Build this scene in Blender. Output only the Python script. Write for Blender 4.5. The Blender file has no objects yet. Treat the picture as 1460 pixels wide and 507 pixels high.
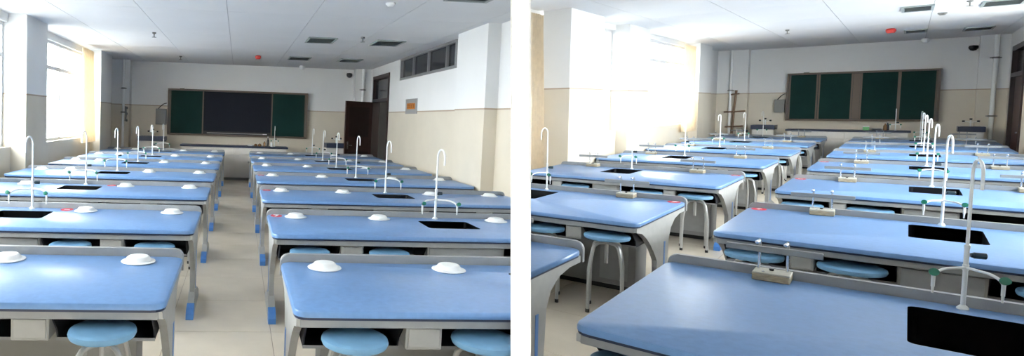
import bpy, bmesh, math, random
from mathutils import Matrix, Vector
random.seed(7)
SC = bpy.context.scene
COL = SC.collection
PI = math.pi

# ---------------------------------------------------------------- camera
F, CX, CY, IW, IH = 850.0, 400.0, 215.0, 1460.0, 507.0
PITCH = math.radians(3.5)
CAM_POS = Vector((0.0, 0.0, 1.7))
cd = bpy.data.cameras.new('camera')
cam = bpy.data.objects.new('camera', cd); COL.objects.link(cam)
cd.sensor_fit = 'HORIZONTAL'; cd.sensor_width = 36.0
cd.lens = F / IW * 36.0
cd.shift_x = (IW / 2 - CX) / IW
cd.shift_y = -(IH / 2 - CY) / IW
cd.clip_start = 0.05; cd.clip_end = 200
CAM_M = Matrix.Translation(CAM_POS) @ Matrix.Rotation(PI / 2 - PITCH, 4, 'X')
cam.matrix_world = CAM_M
SC.camera = cam

# ---------------------------------------------------------------- world (flat white overcast sky) and exposure
w = bpy.data.worlds.new('overcast_sky'); SC.world = w; w.use_nodes = True
bg = w.node_tree.nodes['Background']
bg.inputs['Color'].default_value = (0.97, 0.985, 1.0, 1)
bg.inputs['Strength'].default_value = 17.5
SC.view_settings.view_transform = 'Standard'
SC.view_settings.look = 'None'
SC.view_settings.gamma = 1.0
SC.view_settings.use_curve_mapping = False
SC.view_settings.exposure = 0.2
SC.cycles.use_denoising = True
SC.cycles.max_bounces = 10
SC.cycles.diffuse_bounces = 6
SC.cycles.transparent_max_bounces = 12
SC.cycles.sample_clamp_indirect = 8.0

# ---------------------------------------------------------------- the two rooms: rigid frames (fitted to the photograph)
def cam_rot(yaw, pit, rol):
    cy, sy, cp, sp, cr, sr = (math.cos(yaw), math.sin(yaw), math.cos(pit), math.sin(pit), math.cos(rol), math.sin(rol))
    Ry = Matrix(((cy, 0, sy), (0, 1, 0), (-sy, 0, cy)))
    Rx = Matrix(((1, 0, 0), (0, cp, -sp), (0, sp, cp)))
    Rz = Matrix(((cr, -sr, 0), (sr, cr, 0), (0, 0, 1)))
    B = Matrix(((1, 0, 0), (0, 0, -1), (0, 1, 0)))
    return Rz @ Rx @ Ry @ B
FLIP = Matrix(((1, 0, 0), (0, -1, 0), (0, 0, -1)))          # optical axes -> blender camera axes
def room_matrix(ang, h):
    r = (FLIP @ cam_rot(*ang)).to_4x4()
    return CAM_M @ r @ Matrix.Translation((0, 0, -h))
MA = room_matrix((-0.0715972, 0.0549195, 0.0338800), 1.6817)
MB = room_matrix((0.8113181, 0.0742028, -0.0100578), 1.7493)
ROOM = {'A': MA, 'B': MB}
def slot_plane(px):
    """the dividing wall's plane: through the viewpoint and a picture column -> (point, normal to the right)"""
    n = (CAM_M.to_3x3() @ Vector((1, 0, (px - CX) / F))).normalized()
    return CAM_POS.copy(), n
CLIP = {'A': slot_plane(728.0), 'B': slot_plane(756.8)}
CUR = 'A'

# ---------------------------------------------------------------- materials
MATS = {}
def mat(name, col, rough=0.5, metal=0.0, var=0.0, scale=8.0, bump=0.0, bscale=60.0, coat=0.0, spec=0.5, stretch=None):
    if name in MATS: return MATS[name]
    m = bpy.data.materials.new(name); m.use_nodes = True
    nt = m.node_tree; p = nt.nodes['Principled BSDF']
    p.inputs['Base Color'].default_value = (*col, 1)
    p.inputs['Roughness'].default_value = rough
    p.inputs['Metallic'].default_value = metal
    p.inputs['Specular IOR Level'].default_value = spec
    p.inputs['Coat Weight'].default_value = coat
    if var or bump:
        tc = nt.nodes.new('ShaderNodeTexCoord'); mp = nt.nodes.new('ShaderNodeMapping')
        nt.links.new(tc.outputs['Object'], mp.inputs['Vector'])
        if stretch: mp.inputs['Scale'].default_value = stretch
    if var:
        n = nt.nodes.new('ShaderNodeTexNoise'); n.inputs['Scale'].default_value = scale; n.inputs['Detail'].default_value = 4
        nt.links.new(mp.outputs['Vector'], n.inputs['Vector'])
        r = nt.nodes.new('ShaderNodeValToRGB')
        r.color_ramp.elements[0].position = 0.3; r.color_ramp.elements[1].position = 0.7
        r.color_ramp.elements[0].color = (*[c * (1 - var) for c in col], 1)
        r.color_ramp.elements[1].color = (*[min(1, c * (1 + var)) for c in col], 1)
        nt.links.new(n.outputs['Fac'], r.inputs['Fac']); nt.links.new(r.outputs['Color'], p.inputs['Base Color'])
    if bump:
        n2 = nt.nodes.new('ShaderNodeTexNoise'); n2.inputs['Scale'].default_value = bscale; n2.inputs['Detail'].default_value = 3
        nt.links.new(mp.outputs['Vector'], n2.inputs['Vector'])
        b = nt.nodes.new('ShaderNodeBump'); b.inputs['Strength'].default_value = bump; b.inputs['Distance'].default_value = 0.002
        nt.links.new(n2.outputs['Fac'], b.inputs['Height']); nt.links.new(b.outputs['Normal'], p.inputs['Normal'])
    MATS[name] = m
    return m
def glass_mat():
    m = bpy.data.materials.new('window_glass'); m.use_nodes = True; nt = m.node_tree
    nt.nodes.clear()
    o = nt.nodes.new('ShaderNodeOutputMaterial'); t = nt.nodes.new('ShaderNodeBsdfTransparent'); g = nt.nodes.new('ShaderNodeBsdfGlossy')
    t.inputs['Color'].default_value = (0.95, 0.97, 0.97, 1); g.inputs['Roughness'].default_value = 0.03
    lw = nt.nodes.new('ShaderNodeLayerWeight'); lw.inputs['Blend'].default_value = 0.5
    fr = nt.nodes.new('ShaderNodeMath'); fr.operation = 'POWER'; fr.inputs[1].default_value = 5.0
    nt.links.new(lw.outputs['Facing'], fr.inputs[0])
    mx = nt.nodes.new('ShaderNodeMixShader')
    nt.links.new(fr.outputs[0], mx.inputs[0]); nt.links.new(t.outputs[0], mx.inputs[1]); nt.links.new(g.outputs[0], mx.inputs[2])
    nt.links.new(mx.outputs[0], o.inputs[0]); MATS['glass'] = m
    return m
GLASS = glass_mat()
BLUE = mat('blue_laminate', (0.135, 0.27, 0.52), 0.30, var=0.06, scale=30, bump=0.05, bscale=400, spec=0.5)
NAVY = mat('navy_edging', (0.012, 0.022, 0.06), 0.4)
GREY = mat('grey_powder_steel', (0.27, 0.28, 0.285), 0.45, var=0.05, scale=14)
PALE = mat('pale_grey_steel', (0.36, 0.365, 0.355), 0.45, var=0.05, scale=14)
DARK = mat('dark_tray', (0.012, 0.014, 0.022), 0.6)
CABINET = mat('grey_cabinet_panel', (0.27, 0.27, 0.26), 0.55, var=0.05, scale=6)
FOOTBLUE = mat('blue_plastic_cap', (0.07, 0.22, 0.56), 0.4)
SINK = mat('black_resin_sink', (0.004, 0.005, 0.008), 0.35)
WHITEPL = mat('white_plastic', (0.86, 0.87, 0.86), 0.3)
TAPWHITE = mat('white_coated_brass', (0.84, 0.86, 0.85), 0.28)
GREEN = mat('green_knob', (0.005, 0.16, 0.10), 0.35)
KNOBBLUE = mat('blue_knob_ring', (0.02, 0.035, 0.13), 0.35)
KNOBDARK = mat('dark_teal_knob', (0.008, 0.03, 0.045), 0.4)
STOOLBLUE = mat('blue_stool_plastic', (0.14, 0.30, 0.47), 0.42, var=0.10, scale=9, bump=0.05, bscale=200)
TUBE = mat('brushed_grey_tube', (0.42, 0.42, 0.41), 0.35, metal=0.35)
RED = mat('red_sticker', (0.62, 0.02, 0.05), 0.5)
STWHITE = mat('sticker_white', (0.85, 0.83, 0.83), 0.5)
CHROME = mat('chrome_rod', (0.75, 0.76, 0.77), 0.18, metal=0.9)
BARGREY = mat('grey_metal_bar', (0.27, 0.28, 0.28), 0.4, metal=0.4)
WOODBASE = mat('worn_beige_block', (0.36, 0.30, 0.20), 0.6, var=0.25, scale=30, stretch=(1, 4, 12))
BASETOP = mat('grey_beige_plate', (0.42, 0.40, 0.33), 0.5, var=0.1, scale=20)
WALLWHITE = mat('white_wall_paint', (0.76, 0.76, 0.75), 0.85, var=0.02, scale=1.5, bump=0.05, bscale=40)
WALLGREY = mat('grey_corridor_paint', (0.35, 0.35, 0.34), 0.85)  # darker than the room walls, to deepen the corridor's shade
WAINS = mat('beige_wainscot', (0.65, 0.59, 0.485), 0.45, var=0.03, scale=2.0)
WAINTRIM = mat('wainscot_border', (0.42, 0.33, 0.25), 0.6)
CEILM = mat('ceiling_panel_white', (0.74, 0.74, 0.74), 0.8, var=0.02, scale=1.0)
CEILJ = mat('ceiling_joint', (0.42, 0.42, 0.43), 0.8)
TILE = mat('beige_floor_tile', (0.70, 0.62, 0.50), 0.20, var=0.07, scale=2.2, bump=0.02, bscale=30)
GROUT = mat('tile_grout', (0.34, 0.29, 0.24), 0.8)
PVC = mat('window_white_profile', (0.66, 0.66, 0.66), 0.4)
CURTAIN = mat('cream_curtain', (0.80, 0.70, 0.54), 0.9, var=0.06, scale=12, bump=0.1, bscale=150)
BOARDGREEN = mat('green_chalkboard', (0.006, 0.032, 0.028), 0.7, var=0.12, scale=2.5, spec=0.15)
SCREEN = mat('dark_screen', (0.008, 0.010, 0.018), 0.5, spec=0.15)
BROWNFRAME = mat('brown_board_frame', (0.13, 0.095, 0.07), 0.45)
DOORBROWN = mat('dark_brown_door', (0.028, 0.013, 0.011), 0.45, var=0.15, scale=6, stretch=(6, 6, 0.6))
DOORRED = mat('brown_door_face', (0.055, 0.024, 0.020), 0.45, var=0.15, scale=6, stretch=(6, 6, 0.6))
ALU = mat('grey_aluminium', (0.30, 0.30, 0.30), 0.4, metal=0.4)
DGLASS = mat('dark_corridor_pane', (0.012, 0.014, 0.018), 0.12)  # opaque pane; the dark of the unlit corridor is put into its colour
DESKTOP = mat('dark_blue_worktop', (0.020, 0.030, 0.065), 0.35)
DESKWHITE = mat('warm_white_panel', (0.66, 0.63, 0.58), 0.45, var=0.02, scale=3)
BOXGREY = mat('grey_switch_box', (0.20, 0.20, 0.19), 0.5)
BLACK = mat('black_plastic', (0.010, 0.010, 0.011), 0.4)
REDPL = mat('red_plastic', (0.55, 0.03, 0.02), 0.4)
ORANGE = mat('orange_plate', (0.50, 0.17, 0.02), 0.5)
PLAQUE = mat('grey_plaque', (0.30, 0.30, 0.30), 0.4)
BROWNPIPE = mat('brown_wood_prop', (0.20, 0.12, 0.07), 0.6)
VENTM = mat('grey_green_vent', (0.30, 0.34, 0.33), 0.5)
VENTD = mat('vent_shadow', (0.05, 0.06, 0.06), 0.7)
BROWNB = mat('brown_bottle', (0.22, 0.11, 0.04), 0.25)
GREENB = mat('green_box', (0.15, 0.42, 0.17), 0.5)

# ---------------------------------------------------------------- mesh helpers
def box(bm, x0, x1, y0, y1, z0, z1):
    v = [bm.verts.new(p) for p in ((x0, y0, z0), (x1, y0, z0), (x1, y1, z0), (x0, y1, z0), (x0, y0, z1), (x1, y0, z1), (x1, y1, z1), (x0, y1, z1))]
    for f in ((0, 3, 2, 1), (4, 5, 6, 7), (0, 1, 5, 4), (1, 2, 6, 5), (2, 3, 7, 6), (3, 0, 4, 7)):
        bm.faces.new([v[i] for i in f])
    return v
def bbox(x0, x1, y0, y1, z0, z1, bev=0.0, seg=2):
    bm = bmesh.new(); box(bm, x0, x1, y0, y1, z0, z1)
    if bev: bmesh.ops.bevel(bm, geom=bm.edges[:], offset=bev, segments=seg, affect='EDGES', profile=0.5)
    return bm
def prism(bm, pts, axis, a, b):
    """polygon pts extruded along axis from a to b (pts give the other two coordinates in xyz order)"""
    def put(p, t):
        q = list(p); q.insert('xyz'.index(axis), t); return bm.verts.new(q)
    v0 = [put(p, a) for p in pts]; v1 = [put(p, b) for p in pts]
    n = len(pts)
    bm.faces.new(v0); bm.faces.new(v1[::-1])
    for i in range(n): bm.faces.new((v0[i], v0[(i + 1) % n], v1[(i + 1) % n], v1[i]))
def ring(bm, c, u, v, r, n):
    return [bm.verts.new(c + u * (r * math.cos(2 * PI * i / n)) + v * (r * math.sin(2 * PI * i / n))) for i in range(n)]
def tube(bm, pts, r, n=8, cap=True):
    pts = [Vector(p) for p in pts]; rs = r if isinstance(r, (list, tuple)) else [r] * len(pts)
    prev = None; u = None
    for i, p in enumerate(pts):
        d = (pts[min(i + 1, len(pts) - 1)] - pts[max(i - 1, 0)]).normalized()
        if u is None: u = d.orthogonal().normalized()
        else: u = (u - d * u.dot(d)).normalized()
        cur = ring(bm, p, u, d.cross(u), rs[i], n)
        if prev:
            for k in range(n): bm.faces.new((prev[k], prev[(k + 1) % n], cur[(k + 1) % n], cur[k]))
        elif cap: bm.faces.new(cur[::-1])
        prev = cur
    if cap: bm.faces.new(prev)
def lathe(bm, prof, n=20, c=(0, 0, 0)):
    prev = None; c = Vector(c)
    for r, z in prof:
        if r < 1e-6: cur = [bm.verts.new(c + Vector((0, 0, z)))]
        else: cur = [bm.verts.new(c + Vector((r * math.cos(2 * PI * i / n), r * math.sin(2 * PI * i / n), z))) for i in range(n)]
        if prev:
            for k in range(n):
                a, b = prev[k % len(prev)], prev[(k + 1) % len(prev)]
                e, f = cur[(k + 1) % len(cur)], cur[k % len(cur)]
                vs = []
                for x in (a, b, e, f):
                    if x not in vs: vs.append(x)
                if len(vs) > 2: bm.faces.new(vs)
        prev = cur
def arc(cx, cy, r, a0, a1, n):
    return [(cx + r * math.cos(math.radians(a0 + (a1 - a0) * i / n)), cy + r * math.sin(math.radians(a0 + (a1 - a0) * i / n))) for i in range(n + 1)]
def plate(bm, outline, holes, z0, z1):
    """flat plate with holes"""
    for z, flip in ((z1, False), (z0, True)):
        es = []
        for lp in [outline] + holes:
            vs = [bm.verts.new((x, y, z)) for x, y in lp]
            es += [bm.edges.new((vs[i], vs[(i + 1) % len(vs)])) for i in range(len(vs))]
        bmesh.ops.triangle_fill(bm, use_beauty=True, use_dissolve=False, edges=es)
    for lp in [outline] + holes:
        n = len(lp)
        a = [bm.verts.new((x, y, z0)) for x, y in lp]; b = [bm.verts.new((x, y, z1)) for x, y in lp]
        for i in range(n): bm.faces.new((a[i], a[(i + 1) % n], b[(i + 1) % n], b[i]))
    bmesh.ops.remove_doubles(bm, verts=bm.verts, dist=1e-5)
def mesh_of(bm, name, m, smooth=False):
    bmesh.ops.recalc_face_normals(bm, faces=bm.faces)
    me = bpy.data.meshes.new(name); bm.to_mesh(me); bm.free()
    if m: me.materials.append(m)
    if smooth:
        for p in me.polygons: p.use_smooth = True
        try: me.set_sharp_from_angle(angle=math.radians(40))
        except Exception: pass
    return me
ROOM_OBJS = {'A': [], 'B': []}
def link(o, parent=None):
    COL.objects.link(o)
    if parent is not None: o.parent = parent
    ROOM_OBJS[CUR].append(o)
    return o
def obj(name, bm, m, parent=None, smooth=False, label=None):
    me = bm if isinstance(bm, bpy.types.Mesh) else mesh_of(bm, name, m, smooth)
    o = link(bpy.data.objects.new(name, me), parent)
    if parent is None: o.matrix_world = ROOM[CUR]
    if label: o['label'] = label
    return o
def tag(o, label, cat, group=None, kind=None):
    o['label'] = label; o['category'] = cat
    if group: o['group'] = group
    if kind: o['kind'] = kind
    return o
def thing(name, label, cat, loc=(0, 0, 0), rz=0.0, group=None, kind=None):
    o = link(bpy.data.objects.new(name, None))
    o.empty_display_size = 0.1
    o.matrix_world = ROOM[CUR] @ Matrix.Translation(loc) @ Matrix.Rotation(rz, 4, 'Z')
    return tag(o, label, cat, group, kind)
def copy_tree(src, loc, rz, label, parent=None):
    o = src.copy(); link(o, parent)
    if parent is None:
        o.matrix_world = ROOM[CUR] @ Matrix.Translation(loc) @ Matrix.Rotation(rz, 4, 'Z'); o['label'] = label
    for ch in src.children: copy_child(ch, o)
    return o
def copy_child(src, parent):
    o = src.copy(); link(o, parent); o.parent = parent
    for ch in src.children: copy_child(ch, o)

ORD = ['first', 'second', 'third', 'fourth', 'fifth', 'sixth', 'seventh']
RNAME = {'A': 'dim classroom', 'B': 'bright classroom'}

# ================================================================ the setting
def boxes(name, lst, m, parent=None, bev=0.0):
    bm = bmesh.new()
    for b in lst: box(bm, *b)
    return obj(name, bm, m, parent)
def struct(name, lst, m, label, cat):
    o = boxes(name, lst, m); return tag(o, label, cat, kind='structure')
def split_wall(name, lst, zw, label, cat='wall', zc=3.4):
    """plan rectangles (x0,x1,y0,y1[,z0,z1]) -> upper white wall, beige wainscot below zw, thin border line"""
    up, lo, tr = [], [], []
    for b in lst:
        x0, x1, y0, y1 = b[:4]; z0, z1 = (b[4], b[5]) if len(b) > 4 else (0.0, zc)
        if z1 > zw: up.append((x0, x1, y0, y1, max(z0, zw), z1))
        if z0 < zw: lo.append((x0, x1, y0, y1, z0, min(z1, zw)))
        if z0 < zw < z1: tr.append((x0 - .004, x1 + .004, y0 - .004, y1 + .004, zw - .012, zw + .012))
    o = boxes(name, up or lo, WALLWHITE if up else WAINS); tag(o, label, cat, kind='structure')
    if up and lo: boxes('wainscot', lo, WAINS, o)
    if tr: boxes('wainscot_border', tr, WAINTRIM, o)
    return o
def tiles(o, name, x0, x1, y0, y1, sx, sy, z0, z1, gap, m):
    me = mesh_of(bbox(gap / 2, sx - gap / 2, gap / 2, sy - gap / 2, z0, z1), name, m)
    nx, ny = int(math.ceil((x1 - x0) / sx)), int(math.ceil((y1 - y0) / sy))
    for i in range(nx):
        for j in range(ny):
            t = link(bpy.data.objects.new(name, me), o); t.location = (x0 + i * sx, y0 + j * sy, 0)
def window(name, X, y0, y1, z0, z1, ztr, ys, label, depth=.06):
    """window in a wall of constant X; verticals at ys, transom bar at ztr"""
    o = tag(link(bpy.data.objects.new(name, None)), label, 'window', kind='structure'); o.matrix_world = ROOM[CUR]
    a, b = X - depth / 2, X + depth / 2
    boxes('frame', [(a, b, y0, y0 + .05, z0, z1), (a, b, y1 - .05, y1, z0, z1), (a, b, y0 + .05, y1 - .05, z0, z0 + .05), (a, b, y0 + .05, y1 - .05, z1 - .05, z1)], PVC, o)
    boxes('transom', [(a, b, y0 + .05, y1 - .05, ztr - .035, ztr + .035)], PVC, o)
    for y in ys: boxes('mullion', [(a, b, y - .035, y + .035, z0 + .05, ztr - .036)], PVC, o)
    for y in ys: boxes('mullion', [(a, b, y - .03, y + .03, ztr + .036, z1 - .05)], PVC, o)
    yy = [y0 + .02] + list(ys) + [y1 - .02]
    for k in range(len(yy) - 1):
        for (c, d) in ((z0 + .02, ztr), (ztr, z1 - .02)):
            boxes('pane', [(X - .004, X + .004, yy[k], yy[k + 1], c, d)], GLASS, o)
    return o
def curtain(X, y0, y1, z0, z1, label, flare=1.25, n=10, amp=.05):
    bm = bmesh.new(); rows = 12; cols = n * 6; g = []
    for i in range(rows + 1):
        t = i / rows; z = z1 + (z0 - z1) * t; s = 1 + (flare - 1) * (t ** 1.5)
        r = []
        for j in range(cols + 1):
            u = j / cols; y = y0 + (y1 - y0) * (u * s)
            r.append(bm.verts.new((X + amp * (.7 + .3 * t) * math.sin(u * n * 2 * PI + .6 * math.sin(3 * t)), y, z)))
        g.append(r)
    for i in range(rows):
        for j in range(cols): bm.faces.new((g[i][j], g[i][j + 1], g[i + 1][j + 1], g[i + 1][j]))
    geo = bmesh.ops.solidify(bm, geom=bm.faces[:], thickness=.006)
    o = obj('curtain', bm, CURTAIN, smooth=True)
    return tag(o, label, 'curtain', group='cream window curtains')

GROUNDM = mat('pale_paved_ground', (0.33, 0.33, 0.32), 0.9, var=0.1, scale=.2)
gd = bpy.data.objects.new('ground', mesh_of(bbox(-150, 150, -150, 150, -4.1, -4.0), 'ground', GROUNDM)); COL.objects.link(gd)  # ground added to cut the sky light rising onto the ceilings
tag(gd, 'pale paved ground far below outside the windows', 'ground', kind='structure')
# ---------------- room A (dim classroom)
CUR = 'A'
AY = 16.93; AC = 3.13; AW = 1.914
AXL, AXG, AXR = -3.27, -3.55, 3.69
fl = struct('floor', [(-3.75, 3.9, .6, 17.1, -.12, -.004)], GROUT, 'beige tiled floor of the dim classroom with blue tables', 'floor')
tiles(fl, 'floor_tile', -3.7, 3.9, .6, 17.1, .8, .8, -.004, 0, .005, TILE)
ce = struct('ceiling', [(-3.8, 3.95, -1.2, 17.1, AC + .01, AC + .1)], CEILJ, 'grey-white panelled ceiling of the dim classroom', 'ceiling')
tiles(ce, 'ceiling_panel', -3.8, 3.95, -1.2, 17.1, 1.2, 2.4, AC, AC + .009, .008, CEILM)
bays = [(2.2, 6.0), (7.0, 9.45), (10.45, 14.4)]           # window bays; the first is added out of view for light
piers = [(-1.2, 2.2), (6.0, 7.0), (9.45, 10.45), (14.4, 15.6)]
lst = [(AXG - .2, AXL, a, b) for a, b in piers] + [(AXG - .2, AXG, 15.6, AY + .2)]
for a, b in bays: lst += [(AXG - .2, AXG + .05, a, b, 0, 1.1), (AXG - .2, AXG, a, b, 3.0, AC + .05)]
split_wall('wall_left', lst, AW, 'window wall of the dim classroom with white piers and beige wainscot', zc=AC + .05)
for k, (a, b) in enumerate(bays):
    ys = (12.35,) if k == 2 else ((a + b) / 2,)
    window('window_%d' % (k + 1), AXG - .1, a, b, 1.1, 3.0, 2.5, ys, ['window bay beside the first tables in the dim classroom', 'window bay before the wide pier in the dim classroom', 'bright window next to the cream curtain in the dim classroom'][k])
curtain(AXL - .1, 13.15, 14.05, 1.0, 3.05, 'cream curtain gathered beside the bright window of the dim classroom')
split_wall('wall_back', [(AXG - .2, AXR + .2, AY, AY + .2), (AXG, -3.0, 16.6, AY), (3.24, AXR, 16.65, AY)], AW, 'white and beige board wall of the dim classroom', zc=AC + .05)
rw = split_wall('wall_right', [(AXR, AXR + .15, 6.5, 10.03), (AXR, AXR + .15, 10.03, 13.6, 0, 2.64), (AXR, AXR + .15, 13.6, 14.57), (AXR, AXR + .15, 14.57, 16.36, 2.9, 3.36), (AXR, AXR + .15, 16.36, AY),
           (3.50, AXR, 8.33, 9.5)], AW, 'corridor wall of the dim classroom with a projecting pillar', zc=3.36)
split_wall('wall_rear', [(AXG - .2, 1.6, -1.4, -1.2)], AW, 'plain wall behind the camera of the dim classroom', zc=AC + .05)
# corridor behind the wall
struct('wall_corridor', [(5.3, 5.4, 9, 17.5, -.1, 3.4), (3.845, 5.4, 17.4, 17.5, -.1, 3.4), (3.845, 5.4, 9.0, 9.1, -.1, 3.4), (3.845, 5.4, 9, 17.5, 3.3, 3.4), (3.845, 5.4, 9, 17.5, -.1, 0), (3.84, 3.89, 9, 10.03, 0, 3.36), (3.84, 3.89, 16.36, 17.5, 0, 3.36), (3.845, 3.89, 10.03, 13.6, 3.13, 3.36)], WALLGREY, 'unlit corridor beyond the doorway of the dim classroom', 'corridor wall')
# high corridor window
o = tag(link(bpy.data.objects.new('window_4', None)), 'dark high strip window in the corridor wall of the dim classroom', 'window', kind='structure'); o.matrix_world = ROOM['A']
boxes('frame', [(AXR - .02, AXR + .08, 10.03, 13.6, 2.64, 2.69), (AXR - .02, AXR + .08, 10.03, 13.6, 3.08, AC), (AXR - .02, AXR + .08, 10.03, 10.09, 2.69, 3.08), (AXR - .02, AXR + .08, 13.52, 13.6, 2.69, 3.08)], ALU, o)
yy = [10.09, 10.55, 11.6, 12.6, 13.52]
for y in yy[1:-1]: boxes('mullion', [(AXR - .01, AXR + .07, y - .03, y + .03, 2.69, 3.08)], ALU, o)
for k in range(4): boxes('pane', [(AXR + .03, AXR + .04, yy[k] + .031, yy[k + 1] - .031, 2.69, 3.08)], DGLASS, o)
# door of the dim classroom
o = tag(link(bpy.data.objects.new('door_1', None)), 'dark brown door standing open into the dim classroom', 'door', kind='structure'); o.matrix_world = ROOM['A']
boxes('door_frame', [(AXR - .02, AXR + .17, 14.57, 14.68, 0, 2.9), (AXR - .02, AXR + .17, 16.25, 16.36, 0, 2.9), (AXR - .02, AXR + .17, 14.68, 16.25, 2.8, 2.9), (AXR - .02, AXR + .17, 14.68, 16.25, 2.2, 2.28)], DOORBROWN, o)
boxes('transom_pane', [(AXR + .05, AXR + .06, 14.68, 16.25, 2.28, 2.8)], DGLASS, o)
leaf = boxes('door_leaf', [(0, .95, -.022, .022, .01, 2.2)], DOORRED, o)
a = math.atan2(15.72 - 16.2, 2.85 - 3.66)
leaf.location = (3.64, 16.2, 0); leaf.rotation_euler = (0, 0, a)
bm = bmesh.new(); tube(bm, [(.86, .02, 1.02), (.86, .075, 1.02), (.76, .08, 1.02)], .011, 8); box(bm, .84, .88, .02, .03, .92, 1.12); obj('door_handle', bm, CHROME, leaf)
boxes('trim_panel', [(.12, .83, .022, .03, 1.25, 2.05), (.12, .83, .022, .03, .15, .85)], DOORBROWN, leaf)

# ---------------- room B (bright classroom)
CUR = 'B'
BY = 22.7; BC = 3.3; BW = 2.0
BXL, BXG, BXR = -3.85, -4.1, 1.6
fl = struct('floor', [(-4.6, 1.8, .6, 22.9, -.12, -.004)], GROUT, 'cream tiled floor of the bright classroom between the tables', 'floor')
tiles(fl, 'floor_tile', -4.6, 1.8, .6, 22.9, .8, .9, -.004, 0, .006, TILE)
ce = struct('ceiling', [(-4.6, 1.8, -1.7, 22.9, BC + .01, BC + .1)], CEILJ, 'pale panelled ceiling of the bright classroom', 'ceiling')
tiles(ce, 'ceiling_panel', -4.6, 1.8, -1.7, 22.9, 1.2, 2.4, BC, BC + .009, .008, CEILM)
bays = [(11.75, 13.15), (14.5, 18.9)]
piers = [(10.2, 11.75), (13.15, 14.5), (18.9, 20.3)]
lst = [(BXG - .2, BXL, a, b) for a, b in piers] + [(BXG - .2, BXG, 20.3, BY + .2), (-4.5, -4.35, 7.5, 10.2)]
for a, b in bays: lst += [(BXG - .2, BXG + .05, a, b, 0, 1.2), (BXG - .2, BXG, a, b, 3.2, BC + .05)]
split_wall('wall_left', lst, BW, 'sunlit window wall of the bright classroom with white piers', zc=BC + .05)
window('window_5', BXG - .1, 11.75, 13.15, 1.2, 3.2, 2.6, (12.8,), 'narrow bright window between two piers of the bright classroom')
window('window_6', BXG - .1, 14.5, 18.9, 1.2, 3.2, 2.75, (16.9,), 'wide bright window beside the far curtain of the bright classroom')
window('window_7', BXR + .08, 5.6, 17.0, 1.3, 3.15, 2.6, (8.5, 11.3, 14.2), 'long high window strip in the corridor wall of the bright classroom')  # window added out of view to light the far tables and window wall
curtain(BXL - .08, 17.75, 18.75, 1.0, 3.2, 'cream curtain at the wide window of the bright classroom')
curtain(-4.22, 9.2, 10.0, .6, 3.2, 'cream curtain beside the first white pier of the bright classroom', flare=1.15)
split_wall('wall_back', [(BXG - .2, BXR + .2, BY, BY + .2), (BXG, -3.35, 22.4, BY), (1.12, BXR, 22.45, BY)], BW, 'white and beige board wall of the bright classroom', zc=BC + .05)
split_wall('wall_right', [(BXR, BXR + .15, -1.6, 5.6), (BXR, BXR + .15, 5.6, 17.0, 0, 1.3), (BXR, BXR + .15, 5.6, 17.0, 3.15, BC + .05), (BXR, BXR + .15, 17.0, 19.5), (BXR, BXR + .15, 19.5, 21.7, 2.95, BC + .05), (BXR, BXR + .15, 21.7, BY)], BW, 'corridor wall of the bright classroom around the brown door', zc=BC + .05)
split_wall('wall_rear', [(-1.2, BXR + .15, -1.8, -1.6)], BW, 'plain wall behind the camera of the bright classroom', zc=BC + .05)
o = tag(link(bpy.data.objects.new('door_2', None)), 'closed brown door in the corridor wall of the bright classroom', 'door', kind='structure'); o.matrix_world = ROOM['B']
boxes('door_frame', [(BXR - .03, BXR + .16, 19.5, 19.62, 0, 2.95), (BXR - .03, BXR + .16, 21.58, 21.7, 0, 2.95), (BXR - .03, BXR + .16, 19.62, 21.58, 2.84, 2.95), (BXR - .03, BXR + .16, 19.62, 21.58, 2.25, 2.34)], DOORBROWN, o)
boxes('transom_pane', [(BXR + .05, BXR + .06, 19.62, 21.58, 2.34, 2.84)], DGLASS, o)
leaf = boxes('door_leaf', [(BXR + .04, BXR + .08, 19.62, 21.58, .01, 2.25)], DOORRED, o)
bm = bmesh.new(); tube(bm, [(BXR + .04, 19.75, 1.05), (BXR - .02, 19.75, 1.05), (BXR - .03, 19.86, 1.05)], .012, 8); obj('door_handle', bm, CHROME, leaf)

# ---------------- added dividing walls that block light between the rooms, with an open gap
def divider(px, side, d0, d1, label):
    global CUR
    CUR = side
    p, n = slot_plane(px)
    up = (CAM_M.to_3x3() @ Vector((0, 1, 0))).normalized()
    fw = up.cross(n).normalized()
    bm = bmesh.new(); box(bm, -.002, .002, d0, d1, -2.6, 2.6)
    o = obj('wall_partition', bm, WALLWHITE)
    o.matrix_world = Matrix.Translation(p) @ Matrix((n, fw, up)).transposed().to_4x4()
    ROOM_OBJS[side].remove(o)
    return tag(o, label, 'wall', kind='structure')
divider(729.6, 'A', 1.2, 8.9, 'thin white partition closing the dim classroom off from the bright one')
divider(755.2, 'B', 1.2, 11.0, 'thin white partition closing the bright classroom off from the dim one')
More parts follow.
